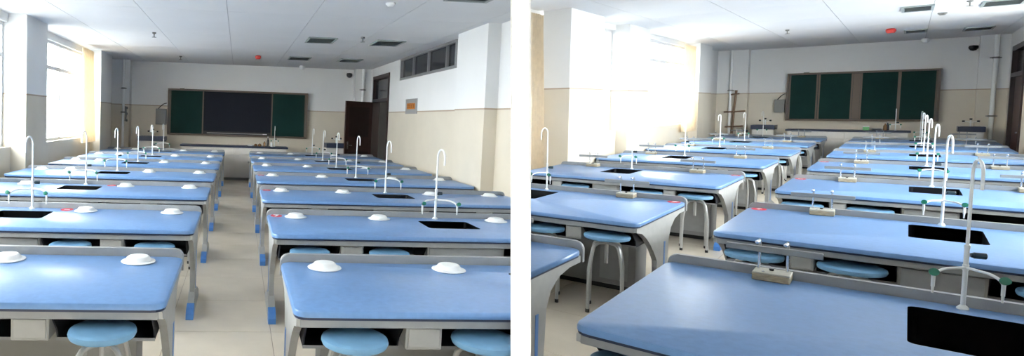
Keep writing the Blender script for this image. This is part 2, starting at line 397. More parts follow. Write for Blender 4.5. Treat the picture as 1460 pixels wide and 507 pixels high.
# ================================================================ lab tables
def mir(bm, m):
    if m < 0:
        for v in bm.verts: v.co.x = -v.co.x
    return bm
def rrect(x0, x1, y0, y1, r, n=4):
    return arc(x1 - r, y0 + r, r, -90, 0, n) + arc(x1 - r, y1 - r, r, 0, 90, n) + arc(x0 + r, y1 - r, r, 90, 180, n) + arc(x0 + r, y0 + r, r, 180, 270, n)
def tap_body(h, reach, arm, fwd, q, tw):
    """white swan-neck lab tap with two side outlets: foot at the origin, spout towards -y"""
    bm = bmesh.new()
    lathe(bm, [(r_ * q, z_) for r_, z_ in [(0, 0), (.042, 0), (.042, .006), (.027, .016), (.0175, .02), (.0175, h * .26), (.022, h * .262), (.022, h * .30), (.0175, h * .302), (.0175, h * .405), (.0205, h * .41), (.0205, h * .43), (.012, h * .435), (0, h * .435)]], 14)
    r = reach / 2; zc = h - r
    pts = [(0, 0, h * .42), (0, 0, h * .6), (0, 0, zc)]
    for k in range(1, 11):
        a = PI * k / 10; l = r - r * math.cos(a); pts.append((l * math.sin(tw), -l * math.cos(tw), zc + r * math.sin(a)))
    pts.append((reach * math.sin(tw), -reach * math.cos(tw), zc - h * .10))
    tube(bm, pts, [.0125 * q] * (len(pts) - 1) + [.011 * q], 10)
    za = h * .28
    for s in (-1, 1):
        pts = [(0, 0, za), (s * arm * .55, -.01 - (fwd - .01) * .45, za)]
        for k in range(1, 6):
            a = PI / 2 * k / 5; pts.append((s * (arm * .55 + arm * .40 * math.sin(a)), -.01 - (fwd - .01) * (.45 + .55 * math.sin(a)), za - arm * .28 * (1 - math.cos(a))))
        x = s * arm * .95; z = za - arm * .28
        tube(bm, pts, .0125 * q, 10)
        tube(bm, [(x, -fwd, z + .01), (x, -fwd - .002, z - .045)], [.0145 * q, .013 * q], 10)
        tube(bm, [(x, -fwd - .002, z - .045), (x, -fwd - .002, z - .075)], [.0095 * q, .007 * q], 8)
    return bm
def knob(c, axis, r, l, ridge=0):
    bm = bmesh.new(); c = Vector(c); axis = Vector(axis).normalized()
    tube(bm, [c, c + axis * l * .15, c + axis * l * .2, c + axis * l * .95, c + axis * l], [r * .7, r * .8, r, r, r * .8], 12)
    return bm
def add_tap(parent, x, y, z, h, reach, arm, fwd=.10, q=.6, tw=0.0):
    key = (h, reach, arm, fwd, q, tw)
    if key not in TAPS: TAPS[key] = mesh_of(tap_body(*key), 'tap', TAPWHITE, True)
    t = link(bpy.data.objects.new('tap', TAPS[key]), parent); t.location = (x, y, z); t['label'] = 'white swan-neck water tap with two side outlets'
    za = h * .28; zk = za - arm * .28
    for s in (-1, 1):
        obj('knob_ring', knob((s * arm * .95, -fwd - .012, zk + .022), (0, -1, .25), .016, .02), KNOBBLUE, t, True)
        obj('knob', knob((s * arm * .95, -fwd - .032, zk + .027), (0, -1, .25), .0175, .02), GREEN, t, True)
    obj('knob', knob((.012, .004, h * .365), (1, .2, 0), .0145, .05), KNOBDARK, t, True)
    return t
TAPS = {}
NUMBER_STRIPES = {}
def make_table(W, D, m, P):
    """m=+1: aisle end at x=0 and the table runs to +x; m=-1: runs to -x. Local y: 0 front edge .. D back lip"""
    t = thing('lab_table', 'x', 'table', group='blue lab tables of the ' + RNAME[CUR])
    sx0, sx1, sy0, sy1 = P['sink']
    out = rrect(0, W, 0, D - .035, .07)
    hole = rrect(sx0, sx1, sy0, sy1, .035)
    bm = bmesh.new(); plate(bm, out, [hole[::-1]], .748, .78)
    es = [e for e in bm.edges if all(v.co.z > .779 for v in e.verts) and len(e.link_faces) == 2 and abs(e.calc_face_angle(0)) > .7 and all((v.co.x < .08 or v.co.x > W - .08 or v.co.y < .08) for v in e.verts)]
    bmesh.ops.bevel(bm, geom=es, offset=.012, segments=2, affect='EDGES', profile=.5)
    obj('table_top', mir(bm, m), BLUE, t, True)
    bm = bmesh.new(); plate(bm, rrect(.004, W - .004, .004, D - .036, .067), [rrect(sx0 - .002, sx1 + .002, sy0 - .002, sy1 + .002, .035)[::-1]], .735, .7479)
    obj('edge_band', mir(bm, m), NAVY, t)
    # raised back lip with rounded ends
    bm = bmesh.new(); r = .05
    prof = [(0.0, .69), (W, .69)] + arc(W - r, .828 - r, r, 0, 90, 5) + arc(r, .828 - r, r, 90, 180, 5)
    prism(bm, prof, 'y', D - .034, D); bmesh.ops.bevel(bm, geom=[e for e in bm.edges if e.calc_length() > .004 and all(v.co.z > .7 for v in e.verts) and abs(e.verts[0].co.y - e.verts[1].co.y) < 1e-6], offset=.006, segments=1, affect='EDGES')
    obj('back_lip', mir(bm, m), GREY, t, False)
    obj('front_rail', mir(bbox(.03, W - .03, .016, .05, .695, .7345, .003, 1), m), GREY, t)
    # end frames
    for s, xx in ((0, .012), (1, W - .052)):
        pf = [(.02, .7345), (.02, .70)] + [(.02 + (.36 * D) * u, .70 - .30 * u ** 1.7) for u in (.25, .5, .7, .85, .95)] + [(.40 * D, .36), (.41 * D, .20), (.41 * D, .075), (.60 * D, .075), (.62 * D, .30), (.63 * D, .50), (.67 * D, .60), (.75 * D, .665), (.86 * D, .69), (D - .036, .69), (D - .036, .7345)]
        bm = bmesh.new(); prism(bm, pf, 'x', xx, xx + .04)
        obj('end_frame', mir(bm, m), PALE, t)
        y0 = P['foot']
        bm = bmesh.new(); prism(bm, [(y0 + .12, 0), (y0 + .12, .102), (.41 * D, .17), (.60 * D, .17), (.88 * D, .06), (.9 * D, .0)], 'x', xx - .008, xx + .048)
        obj('foot', mir(bm, m), PALE, t)
        bm = bmesh.new(); prism(bm, [(y0, 0), (y0, .045), (y0 + .025, .075), (y0 + .12, .105), (y0 + .12, 0)], 'x', xx - .011, xx + .051)
        obj('foot_cap', mir(bm, m), FOOTBLUE, t, label='bright blue plastic foot cap')
        xo = xx - .0025 if s == 0 else xx + .04
        obj('stripe', mir(bbox(xo, xo + .0025, .53 * D, .53 * D + .04, .12, .50), m), FOOTBLUE, t, label='blue stripe on the leg')
    # under-structure: pedestal, sink cabinet, socket boxes, book trays
    obj('pedestal', mir(bbox(.2, W - .2, .45 * D, .66 * D, .05, .58, .004, 1), m), CABINET, t)
    obj('plinth', mir(bbox(.23, W - .23, .47 * D, .64 * D, 0, .05), m), BLACK, t)
    for a, b in ((.26, .2 + .30), (W - .50, W - .26)): obj('access_panel', mir(bbox(a, b, .45 * D - .006, .45 * D, .10, .53, .002, 1), m), PALE, t)
    c0, c1 = P['cab']; tf = P['tray']
    obj('sink_cabinet', mir(bbox(c0, c1, .075, .45 * D - .007, .46, .694, .004, 1), m), CABINET, t)
    obj('cabinet_door', mir(bbox(c0 + .015, c1 - .015, .066, .075, .475, .68, .002, 1), m), GREY, t)
    b0, b1 = P['box']
    for a, b in ((b0, b1), (W - b1, W - b0)):
        s = obj('socket_box', mir(bbox(a, b, .055, .26, .575, .694, .006, 1), m), PALE, t)
        obj('socket_plate', mir(bbox(a + .012, b - .012, .049, .056, .588, .683, .003, 1), m), PALE, s)
    for a, b in ((.062, b0), (b1, c0), (c1, W - b1), (W - b0, W - .062)):
        a += .003; b -= .003
        bm = bmesh.new(); tb = .45 * D - .02
        box(bm, a, b, tf, tb, .54, .548); box(bm, a, b, tb, tb + .008, .54, .73)
        for xx in (a, b - .008):
            prism(bm, [(.06, .733), (.06, .70), (tf - .02, .60), (tf, .549), (tb, .549), (tb, .733)], 'x', xx, xx + .008)
        box(bm, a + .009, b - .009, .06, tb, .7295, .733)
        q = obj('book_tray', mir(bm, m), DARK, t)
        obj('tray_edge', mir(bbox(a, b, tf - .006, tf, .535, .551), m), GREY, q)
    # sink
    bm = bmesh.new()
    x0, x1, y0, y1 = sx0 + .001, sx1 - .001, sy0 + .001, sy1 - .001
    lp = rrect(x0, x1, y0, y1, .034); n = len(lp)
    a = [bm.verts.new((x, y, .779)) for x, y in lp]; b = [bm.verts.new((x, y, .60)) for x, y in lp]
    for i in range(n): bm.faces.new((a[i], a[(i + 1) % n], b[(i + 1) % n], b[i]))
    bm.faces.new(b)
    bmesh.ops.solidify(bm, geom=bm.faces[:], thickness=-.004)
    sk = obj('sink_basin', mir(bm, m), SINK, t, label='black resin sink')
    bm = bmesh.new(); lathe(bm, [(0, .603), (.03, .603), (.034, .606), (.03, .609), (0, .609)], 12, ((sx0 + sx1) / 2, (sy0 + sy1) / 2, 0)); obj('drain', mir(bm, m), BLACK, sk)
    tp = add_tap(t, m * P['tap'][0], P['tap'][1], .78, P['th'], P['reach'], P['arm'], P['fwd'], P['q'], m * P['tw'])
    return t
def sticker(table, x, y, W, m, num):
    bm = bmesh.new(); n = 20
    r1, r2 = (.055, .075)
    a = [bm.verts.new((m * x + r1 * math.cos(2 * PI * i / n), y + r2 * math.sin(2 * PI * i / n), .7803)) for i in range(n)]
    b = [bm.verts.new((v.co.x, v.co.y, .7812)) for v in a]
    bm.faces.new(b); bm.faces.new(a[::-1])
    for i in range(n): bm.faces.new((a[i], a[(i + 1) % n], b[(i + 1) % n], b[i]))
    s = obj('number_sticker', bm, RED, table, label='round red number sticker')
    if num:
        cu = bpy.data.curves.new('number', 'FONT'); cu.body = num; cu.size = .125; cu.align_x = 'CENTER'; cu.align_y = 'CENTER'; cu.extrude = .0004
        cu.offset = .0035
        cu.materials.append(STWHITE)
        tmp = bpy.data.objects.new('number', cu); COL.objects.link(tmp); bpy.context.view_layer.update()
        me = bpy.data.meshes.new_from_object(tmp.evaluated_get(bpy.context.evaluated_depsgraph_get())); bpy.data.objects.remove(tmp)
        o = link(bpy.data.objects.new('number', me), s); o.location = (m * x, y, .7817); o.scale = (.85, 1.15, 1)
    else:
        bm = bmesh.new(); box(bm, m * x - .024, m * x + .024, y - .012, y + .012, .7813, .7817); obj('number_mark', bm, STWHITE, s)

# --- stools
def make_stool(label, group, r=.16, h=.62, sp=.178):
    t = thing('round_stool', label, 'stool', group=group)
    bm = bmesh.new(); lathe(bm, [(0, h - .042), (r - .03, h - .042), (r - .006, h - .036), (r, h - .022), (r - .004, h - .008), (r - .018, h - .001), (r * .8, h), (r * .5, h - .003), (0, h - .004)], 32)
    obj('seat', bm, STOOLBLUE, t, True)
    bm = bmesh.new(); tube(bm, [(0, 0, h - .05), (0, 0, h - .25)], .014, 10); lathe(bm, [(0, h - .05), (.07, h - .05), (.07, h - .0425), (0, h - .0425)], 16); obj('spindle', bm, TUBE, t, True)
    leg = None
    for k in range(4):
        a = PI / 4 + k * PI / 2
        bm = bmesh.new(); c, s = math.cos(a), math.sin(a); zt = h - .072
        pr = [(.016, zt), (.08, zt), (.112, zt - .012), (.134, zt - .038), (sp - .013, zt - .16), (sp - .003, zt - .22), (sp, .012)]
        tube(bm, [(c * u, s * u, z) for u, z in pr], .0145, 8)
        l = obj('leg', bm, TUBE, t, True)
        bm = bmesh.new(); lathe(bm, [(0, 0), (.016, 0), (.016, .03), (0, .03)], 10, (c * sp, s * sp, 0)); obj('foot_cap', bm, BLACK, l)
    return t

SPEC = {}
# seats that the photograph shows nothing of are left out
NO_STOOL = {(r, s, i, k) for r in 'AB' for s in ('door-side', 'window-side') for i in range(7) for k in range(4)}
NO_STOOL -= {('A', 'door-side', i, k) for i in (0, 1) for k in range(4)} | {('A', 'window-side', 0, 0), ('A', 'window-side', 1, 0), ('A', 'window-side', 1, 1), ('A', 'window-side', 2, 0)}
NO_STOOL -= {('B', 'door-side', 0, 0), ('B', 'door-side', 1, 0), ('B', 'door-side', 1, 1), ('B', 'door-side', 1, 2), ('B', 'door-side', 2, 0), ('B', 'door-side', 2, 1)}
NO_STOOL -= {('B', 'window-side', i, k) for i in (1, 2) for k in range(3)} | {('B', 'window-side', i, 0) for i in (0, 3, 4, 5, 6)}
CUR = 'A'
ADEP = [2.7416, 4.584, 6.5071, 8.4143, 10.3299, 12.1718, 14.094]
AP = dict(sink=(1.38, 1.84, .40, .77), foot=.19, cab=(1.26, 1.90), tray=.175, box=(.555, .735), tap=(1.59, .895), th=.66, reach=.15, arm=.172, fwd=.12, q=.62, tw=.1)
AP_L = dict(AP, sink=(1.30, 1.76, .40, .77), cab=(1.2, 1.80), tap=(1.535, .895))
CUR = 'B'
BDEP = [2.6998, 5.3952, 8.4079, 11.4283, 14.358, 17.1923, 19.8618]
BP = dict(sink=(1.02, 1.40, .72, 1.36), foot=.15, cab=(.98, 1.36), tray=.21, box=(.45, .58), tap=(1.197, 1.46), th=.70, reach=.12, arm=.108, fwd=.16, q=.5, tw=.2)
BP_L = dict(BP, sink=(1.15, 1.53, .72, 1.36), cab=(1.08, 1.40), tap=(1.33, 1.46))
BLOCKS = [   # room, side name, m, aisle x, depth offset, W, D, params
    ('A', 'door-side', 1, .288, 0.0, 3.185, 1.0, AP, ADEP), ('A', 'window-side', -1, -.3247, .0837, 2.925, 1.0, AP_L, ADEP),
    ('B', 'door-side', 1, -.9822, 0.0, 2.40, 1.55, BP, BDEP), ('B', 'window-side', -1, -1.4591, -.0528, 2.37, 1.55, BP_L, BDEP)]
STICK = {('A', 'door-side'): {1: '7', 2: None, 3: None}, ('A', 'window-side'): {1: None, 2: None}, ('B', 'door-side'): {1: '6', 2: None, 3: None}, ('B', 'window-side'): {1: '7', 2: None}}
TABLE = {}
for (rm, side, m, ax, zo, W, D, P, DEP) in BLOCKS:
    CUR = rm; src = None
    for i, y in enumerate(DEP):
        lab = 'blue-topped lab table, %s from the camera in the %s row of the %s' % (ORD[i], side, RNAME[rm])
        if src is None:
            src = make_table(W, D, m, P); src['label'] = lab
            src.matrix_world = ROOM[rm] @ Matrix.Translation((ax, y + zo, 0)); t = src
        else: t = copy_tree(src, (ax, y + zo, 0), 0, lab)
        TABLE[rm, side, i] = t
for (rm, side, m, ax, zo, W, D, P, DEP) in BLOCKS:
    CUR = rm
    for i, num in STICK[rm, side].items():
        sx, sy = (.085, D - .12) if (rm, side) != ('A', 'window-side') else (1.22, D - .12)
        sticker(TABLE[rm, side, i], sx, sy, W, m, num)
# --- stools at the tables
ST = {}
SEATN = ['aisle seat', 'second seat', 'third seat', 'wall seat']
for (rm, side, m, ax, zo, W, D, P, DEP) in BLOCKS:
    CUR = rm
    xs = (.30, .94, W - .94, W - .30) if rm == 'A' else (.245, .765, W - .765, W - .245)
    for i, y in enumerate(DEP):
        for k in range(4):
            if (rm, side, i, k) in NO_STOOL: continue
            lab = 'blue round stool at the %s of the %s %s table, %s' % (SEATN[k], ORD[i], side, RNAME[rm])
            rz = random.uniform(-.2, .2) + (.35 if rm == 'B' else 0)
            loc = (ax + m * xs[k] + random.uniform(-.01, .01), y + zo + (.01 if rm == 'A' else .05), 0.001)
            if rm not in ST:
                ST[rm] = make_stool(lab, 'blue stools of the ' + RNAME[rm], *((.16, .66, .178) if rm == 'A' else (.175, .655, .175))); ST[rm].matrix_world = ROOM[rm] @ Matrix.Translation(loc) @ Matrix.Rotation(rz, 4, 'Z')
            else: copy_tree(ST[rm], loc, rz, lab)
# ================================================================ things on the tables
# white round caps in the dim classroom
capm = None
CUR = 'A'
def cap_mesh():
    bm = bmesh.new(); lathe(bm, [(a * 1.15, b * 1.1) for a, b in [(0, 0), (.086, 0), (.090, .003), (.088, .006), (.070, .010), (.056, .029), (.052, .032), (.046, .0325), (0, .031)]], 28)
    return mesh_of(bm, 'socket_cap', WHITEPL, True)
CAPM = cap_mesh()
CAPN = ['aisle end', 'aisle side of the sink', 'wall side of the sink', 'wall end']
for (rm, side, m, ax, zo, W, D, P, DEP) in BLOCKS[:2]:
    for i, y in enumerate(DEP):
        for k, x in enumerate((.26, 1.035, W - 1.035, W - .27)):
            if side == 'window-side' and k == 2: x = W - .70
            if side == 'window-side' and k > 1 and (i < 2 or (i == 2 and k == 3)): continue      # outside the picture
            o = link(bpy.data.objects.new('round_cover', CAPM))
            o.matrix_world = ROOM['A'] @ Matrix.Translation((ax + m * x, y + zo + .82, .7805)) @ Matrix.Rotation(random.uniform(0, 3), 4, 'Z')
            tag(o, 'white round cover, %s, %s %s table, dim classroom' % (CAPN[k], ORD[i], side), 'cover', 'white covers on the dim classroom tables')
# metal bar stands in the bright classroom
CUR = 'B'
def make_stand():
    t = thing('bar_stand', 'x', 'stand', group='metal bar stands on the bright classroom tables')
    obj('base', bbox(-.08, .08, -.065, .065, 0, .036, .004, 1), WOODBASE, t)
    obj('base_plate', bbox(-.08, .08, -.065, .065, .036, .046, .003, 1), BASETOP, t)
    obj('screw', knob((-.005, .01, .046), (0, 0, 1), .011, .012), BLACK, t, True)
    obj('screw', knob((-.035, -.045, .046), (0, 0, 1), .007, .006), CHROME, t, True)
    for x in (-.062, .058):
        bm = bmesh.new(); tube(bm, [(x, .03, .046), (x, .03, .187), (x, .026, .202), (x, .01, .210), (x, -.02, .207)], .0065, 8); p = obj('post', bm, CHROME, t, True)
        obj('clamp_screw', knob((x, -.02, .207), (-.3, -1, -.2), .009, .022), CHROME, p, True)
    obj('cross_bar', bbox(-.21, .20, -.012, .012, .142, .175, .003, 1), BARGREY, t).location = (0, .012, 0)
    return t
STAND = None
for (rm, side, m, ax, zo, W, D, P, DEP) in BLOCKS[2:]:
    for i, y in enumerate(DEP):
        for k, x in enumerate((.51, W - .51)):
            if side == 'door-side' and k == 1 and i < 2: continue                # outside the picture
            lab = 'metal bar stand on the %s half of the %s %s table, bright classroom' % (('aisle', 'wall')[k], ORD[i], side)
            loc = (ax + m * x, y + zo + D - .11, .7815); rz = random.uniform(-.06, .06)
            if STAND is None:
                STAND = make_stand(); STAND['label'] = lab; STAND.matrix_world = ROOM['B'] @ Matrix.Translation(loc) @ Matrix.Rotation(rz, 4, 'Z')
            else: copy_tree(STAND, loc, rz, lab)

# ================================================================ board walls
def chalkboard(x0, x1, z0, z1, Y, panels, label):
    t = thing('chalkboard', label, 'chalkboard', (0, Y, 0), group='sliding chalkboards')
    f = .045
    obj('frame_top', bbox(x0, x1, -.13, -.004, z1 - f, z1, .004, 1), BROWNFRAME, t); obj('frame_bottom', bbox(x0, x1, -.13, -.004, z0, z0 + f, .004, 1), BROWNFRAME, t)
    for xa in (x0, x1 - f): obj('frame_side', bbox(xa, xa + f, -.13, -.004, z0 + f, z1 - f, .003, 1), BROWNFRAME, t)
    obj('backing', bbox(x0 + f, x1 - f, -.03, -.004, z0 + f, z1 - f), BLACK, t)
    for (a, b, kind, dy) in panels:
        mm = {'g': BOARDGREEN, 's': SCREEN, 'd': BROWNFRAME}[kind]
        p = obj({'g': 'board_panel', 's': 'display_screen', 'd': 'gap_panel'}[kind], bbox(a, b, dy - .02, dy, z0 + f + .01, z1 - f - .01), mm, t)
        if kind == 'g':
            for e in (a, b - .035): obj('panel_stile', bbox(e, e + .035, dy - .028, dy - .0205, z0 + f + .01, z1 - f - .01), BROWNFRAME, p)
        if kind == 's':
            obj('bezel', bbox(a, b, dy - .03, dy - .0205, z0 + f + .01, z0 + f + .09), BLACK, p)
            obj('tray_light', bbox(a + .1, b - .1, dy - .033, dy - .0305, z0 + f + .03, z0 + f + .05), ALU, p)
            obj('badge', bbox(b - .22, b - .10, dy - .034, dy - .0305, z0 + f + .03, z0 + f + .05), STWHITE, p)
    return t
def wall_box(x0, x1, z0, z1, Y, label):
    t = thing('switch_box', label, 'switch box', (0, Y, 0), group='grey wall boxes beside the boards')
    obj('box_body', bbox(x0, x1, -.12, -.004, z0, z1, .006, 1), BOXGREY, t); obj('box_door', bbox(x0 + .015, x1 - .015, -.128, -.1205, z0 + .02, z1 - .02, .003, 1), BOXGREY, t)
    bm = bmesh.new(); xm = x0 + .06
    pts = [(xm, -.05, z1)] + [(xm + (x1 - xm + .002) * (k / 8), -.05, z1 + .16 * math.sin(PI * (.5 * k / 8))) for k in range(1, 9)]
    tube(bm, pts, .012, 6); obj('cable', bm, BLACK, t, True)
def teacher_desk(x0, x1, y0, y1, zt, tapx, label):
    t = thing('teacher_desk', label, 'desk', ((x0 + x1) / 2, y0, 0), group='teacher desks below the boards')
    w = (x1 - x0) / 2; d = y1 - y0
    obj('worktop', bbox(-w, w, 0, d, zt - .045, zt, .006, 1), DESKTOP, t)
    obj('carcass', bbox(-w + .04, w - .04, .04, d - .02, .07, zt - .046), DESKWHITE, t)
    obj('plinth', bbox(-w + .06, w - .06, .07, d - .04, 0, .07), BOXGREY, t)
    n = 6; s = (2 * w - .1) / n
    for k in range(n):
        a = -w + .05 + k * s
        q = obj('door_panel', bbox(a + .006, a + s - .006, .022, .0395, .09, zt - .24, .003, 1), DESKWHITE, t)
        obj('drawer_front', bbox(a + .006, a + s - .006, .022, .0395, zt - .228, zt - .055, .003, 1), DESKWHITE, t)
        if k == 3: obj('lever_handle', knob((a + s - .07, .02, zt - .42), (0, -1, 0), .025, .05), BOXGREY, q, True)
    add_tap(t, tapx - (x0 + x1) / 2, d * .55, zt, .55, .12, .10, .08)
    return t
def corner_sink(x0, x1, y0, y1, zt, label):
    t = thing('corner_sink_bench', label, 'sink bench', ((x0 + x1) / 2, y0, 0), group='small sink benches in the corners')
    w = (x1 - x0) / 2; d = y1 - y0
    obj('cabinet', bbox(-w + .02, w - .02, .02, d - .02, .06, zt - .13), DESKWHITE, t)
    obj('plinth', bbox(-w + .04, w - .04, .04, d - .04, 0, .06), BOXGREY, t)
    for s in (-1, 1): obj('door', bbox(-w + .03 if s < 0 else .004, -.004 if s < 0 else w - .03, .004, .0195, .08, zt - .15, .003, 1), DESKWHITE, t)
    bm = bmesh.new(); plate(bm, [(-w, 0), (w, 0), (w, d), (-w, d)], [[(-w + .05, .06), (-w + .05, d - .14), (w - .05, d - .14), (w - .05, .06)]], zt - .12, zt)
    obj('dark_basin', bm, DESKTOP, t)
    bm = bmesh.new(); tube(bm, [(0, d - .08, zt), (0, d - .08, zt + .16)], .014, 8)
    for s in (-1, 1): tube(bm, [(0, d - .08, zt + .1), (s * .1, d - .08, zt + .12), (s * .12, d - .12, zt + .10)], .01, 8)
    q = obj('tap', bm, TAPWHITE, t, True)
    for c in ((0, d - .08, zt + .16), (-.12, d - .12, zt + .11), (.12, d - .12, zt + .11)): obj('knob', knob(c, (0, -.3, 1), .026, .035), BLACK, q, True)
    return t
def small(name, cat, label, prof, loc, m, n=14):
    bm = bmesh.new(); lathe(bm, prof, n); o = obj(name, bm, m, None, True)
    o.matrix_world = ROOM[CUR] @ Matrix.Translation(loc); return tag(o, label, cat)
def bottle(label, loc, m, h=.24, r=.035):
    t = thing('bottle', label, 'bottle', loc)
    bm = bmesh.new(); lathe(bm, [(0, 0), (r, 0), (r, h * .6), (r * .45, h * .75), (r * .4, h * .9), (0, h * .9)], 14); obj('bottle_body', bm, m, t, True)
    bm = bmesh.new(); lathe(bm, [(0, h * .9), (r * .5, h * .9), (r * .5, h), (0, h)], 12); obj('bottle_cap', bm, STWHITE, t, True)
    return t
def camera_dome(X, Y, z, label):
    t = thing('security_camera', label, 'camera', (X, Y, z), group='security cameras')
    bm = bmesh.new(); tube(bm, [(0, -.004, .03), (0, -.10, .03)], [.045, .03], 12); obj('bracket', bm, WHITEPL, t, True)
    bm = bmesh.new(); lathe(bm, [(0, .06), (.07, .05), (.085, .02), (.08, -.02), (.05, -.065), (0, -.08)], 16, (0, -.16, 0)); obj('dome', bm, BLACK, t, True)
def vent(X, Y, zc, sx, sy, label, grp):
    t = thing('ceiling_vent', label, 'vent', (X, Y, zc), group=grp)
    f = .035
    bm = bmesh.new(); plate(bm, [(-sx / 2, -sy / 2), (sx / 2, -sy / 2), (sx / 2, sy / 2), (-sx / 2, sy / 2)], [[(-sx / 2 + f, -sy / 2 + f), (-sx / 2 + f, sy / 2 - f), (sx / 2 - f, sy / 2 - f), (sx / 2 - f, -sy / 2 + f)]], -.022, -.001)
    obj('vent_frame', bm, VENTM, t)
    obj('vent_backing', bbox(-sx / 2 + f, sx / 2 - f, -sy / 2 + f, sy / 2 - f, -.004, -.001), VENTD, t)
    n = 7; w = (sy - 2 * f) / n
    for k in range(n):
        y = -sy / 2 + f + (k + .5) * w
        bm = bmesh.new(); prism(bm, [(y - w * .30, -.02), (y - w * .22, -.021), (y + w * .34, -.007), (y + w * .26, -.006)], 'x', -sx / 2 + f + .001, sx / 2 - f - .001)
        obj('slat', bm, VENTM, t)
def pipe(X, Y, z0, z1, r, label, clamps, m=WHITEPL):
    t = thing('wall_pipe', label, 'pipe', (X, Y, 0), group='vertical wall pipes')
    bm = bmesh.new(); tube(bm, [(0, 0, z0), (0, 0, z1)], r, 12); obj('pipe_run', bm, m, t, True)
    for z in clamps:
        bm = bmesh.new(); lathe(bm, [(r, z - .02), (r * 1.5, z - .02), (r * 1.5, z + .02), (r, z + .02)], 12); box(bm, -r * 2.2, r * 2.2, 0, r * 1.4, z - .012, z + .012); obj('clamp', bm, BOXGREY, t)
def ceiling_bits(cx_, cy_, zc, name, cat, label, prof, m):
    bm = bmesh.new(); lathe(bm, [(r, -z) for r, z in prof], 14); o = obj(name, bm, m, None, True)
    o.matrix_world = ROOM[CUR] @ Matrix.Translation((cx_, cy_, zc - .001)); return tag(o, label, cat)
DETP = [(0, .045), (.035, .042), (.05, .025), (.06, .02), (.06, 0), (0, 0)]
SPRP = [(0, .09), (.04, .088), (.04, .082), (.008, .08), (.01, .03), (.035, .02), (.035, 0), (0, 0)]
DOMP = [(0, .12), (.05, .11), (.08, .07), (.085, .03), (.06, .02), (.06, 0), (0, 0)]

CUR = 'A'
x0, x1 = -1.985, 1.931
chalkboard(x0, x1, 1.12, 2.405, AY, [(-1.93, -.99, 'g', -.065), (-.985, .905, 's', -.035), (.91, 1.885, 'g', -.065)], 'brown-framed chalkboard with a wide dark screen in the dim classroom')
wall_box(-2.31, -2.02, 1.39, 1.83, AY, 'grey box with black cable beside the chalkboard of the dim classroom')
teacher_desk(-1.52, 1.33, 15.75, 16.35, .91, .98, 'white teacher desk with dark blue top in the dim classroom')
corner_sink(-2.68, -1.95, 16.05, 16.55, 1.08, 'dark sink bench by the window-side corner of the dim classroom')
corner_sink(2.4, 3.05, 16.05, 16.55, 1.04, 'dark sink bench near the open door of the dim classroom')
small('white_dish', 'dish', 'small white dish on the teacher desk of the dim classroom', [(0, 0), (.05, 0), (.085, .03), (.08, .032), (.045, .008), (0, .008)], (.32, 15.95, .9105), WHITEPL)
for k, (x, r) in enumerate(((.47, .045), (.58, .05))):
    small('wooden_lump', 'ornament', ['small brown lump next to the white dish in the dim classroom', 'larger brown lump between dish and bottles in the dim classroom'][k], [(0, 0), (r * .7, 0), (r, r * .5), (r * .8, r * 1.1), (r * .3, r * 1.4), (0, r * 1.45)], (x, 15.98, .9105), BROWNB)
bottle('slim brown bottle at the front of the teacher desk, dim classroom', (.70, 15.84, .9105), BROWNB, .16, .03)
bottle('tall dark bottle beside the tap of the teacher desk, dim classroom', (.80, 16.05, .9105), BLACK, .26, .032)
small('white_cup', 'cup', 'white cup at the foot of the teacher desk tap, dim classroom', [(0, 0), (.035, 0), (.042, .10), (.038, .10), (.031, .006), (0, .006)], (.90, 15.93, .9105), WHITEPL)
camera_dome(3.08, AY, 2.96, 'black domed security camera high in the dim classroom corner')
for k, (x, y, d) in enumerate(((1.45, 10.9, 'far end of the aisle row'), (2.68, 10.9, 'corridor window'), (1.4, 14.3, 'chalkboard end'), (2.62, 14.3, 'open door'), (2.6, 6.55, 'projecting pillar'))):
    vent(x, y, AC, .52, .72, 'grey ceiling vent %s in the dim classroom' % ['in the middle of the ceiling', 'close to the high corridor window', 'small and dark over the chalkboard end', 'just before the open door', 'cut off at the picture edge'][k], 'ceiling vents of the dim classroom')
ceiling_bits(.41, 14.1, AC, 'alarm_light', 'alarm', 'small red alarm light on the dim classroom ceiling', [(0, .09), (.05, .085), (.07, .05), (.07, .02), (.05, 0), (0, 0)], REDPL)
ceiling_bits(1.67, 16.2, AC, 'dome_sensor', 'sensor', 'small white dome sensor above the chalkboard of the dim classroom', DOMP, WHITEPL)
ceiling_bits(1.81, 7.27, AC, 'smoke_detector', 'detector', 'round smoke detector on the dim classroom ceiling', DETP, WHITEPL)
for k, (x, y) in enumerate(((-1.55, 10.87), (-1.48, 15.0), (2.1, 10.3))):
    ceiling_bits(x, y, AC, 'sprinkler', 'sprinkler', 'ceiling sprinkler %s of the dim classroom' % ['over the window-side tables', 'near the chalkboard', 'between two vents'][k], SPRP, BOXGREY)
pipe(-3.15, 16.555, 0, AC, .035, 'white pipe on the window-side corner pier of the dim classroom', (1.7, 2.35))
pipe(3.45, 16.60, 0, AC, .04, 'pale pipe on the corner chase behind the open door, dim classroom', (2.55, 1.3))
bm = bmesh.new(); t = thing('valve_cluster', 'dark valve cluster on the corner pipe of the dim classroom', 'valve', (-3.08, 16.5, 1.62))
bm = bmesh.new(); tube(bm, [(0, 0, -.16), (.02, 0, .0), (0, 0, .24)], .022, 8); obj('valve_body', bm, BOXGREY, t, True)
for z in (-.14, .04, .2): obj('valve_handle', knob((.02, 0, z), (1, -.4, 0), .035, .03), BOXGREY, t, True)
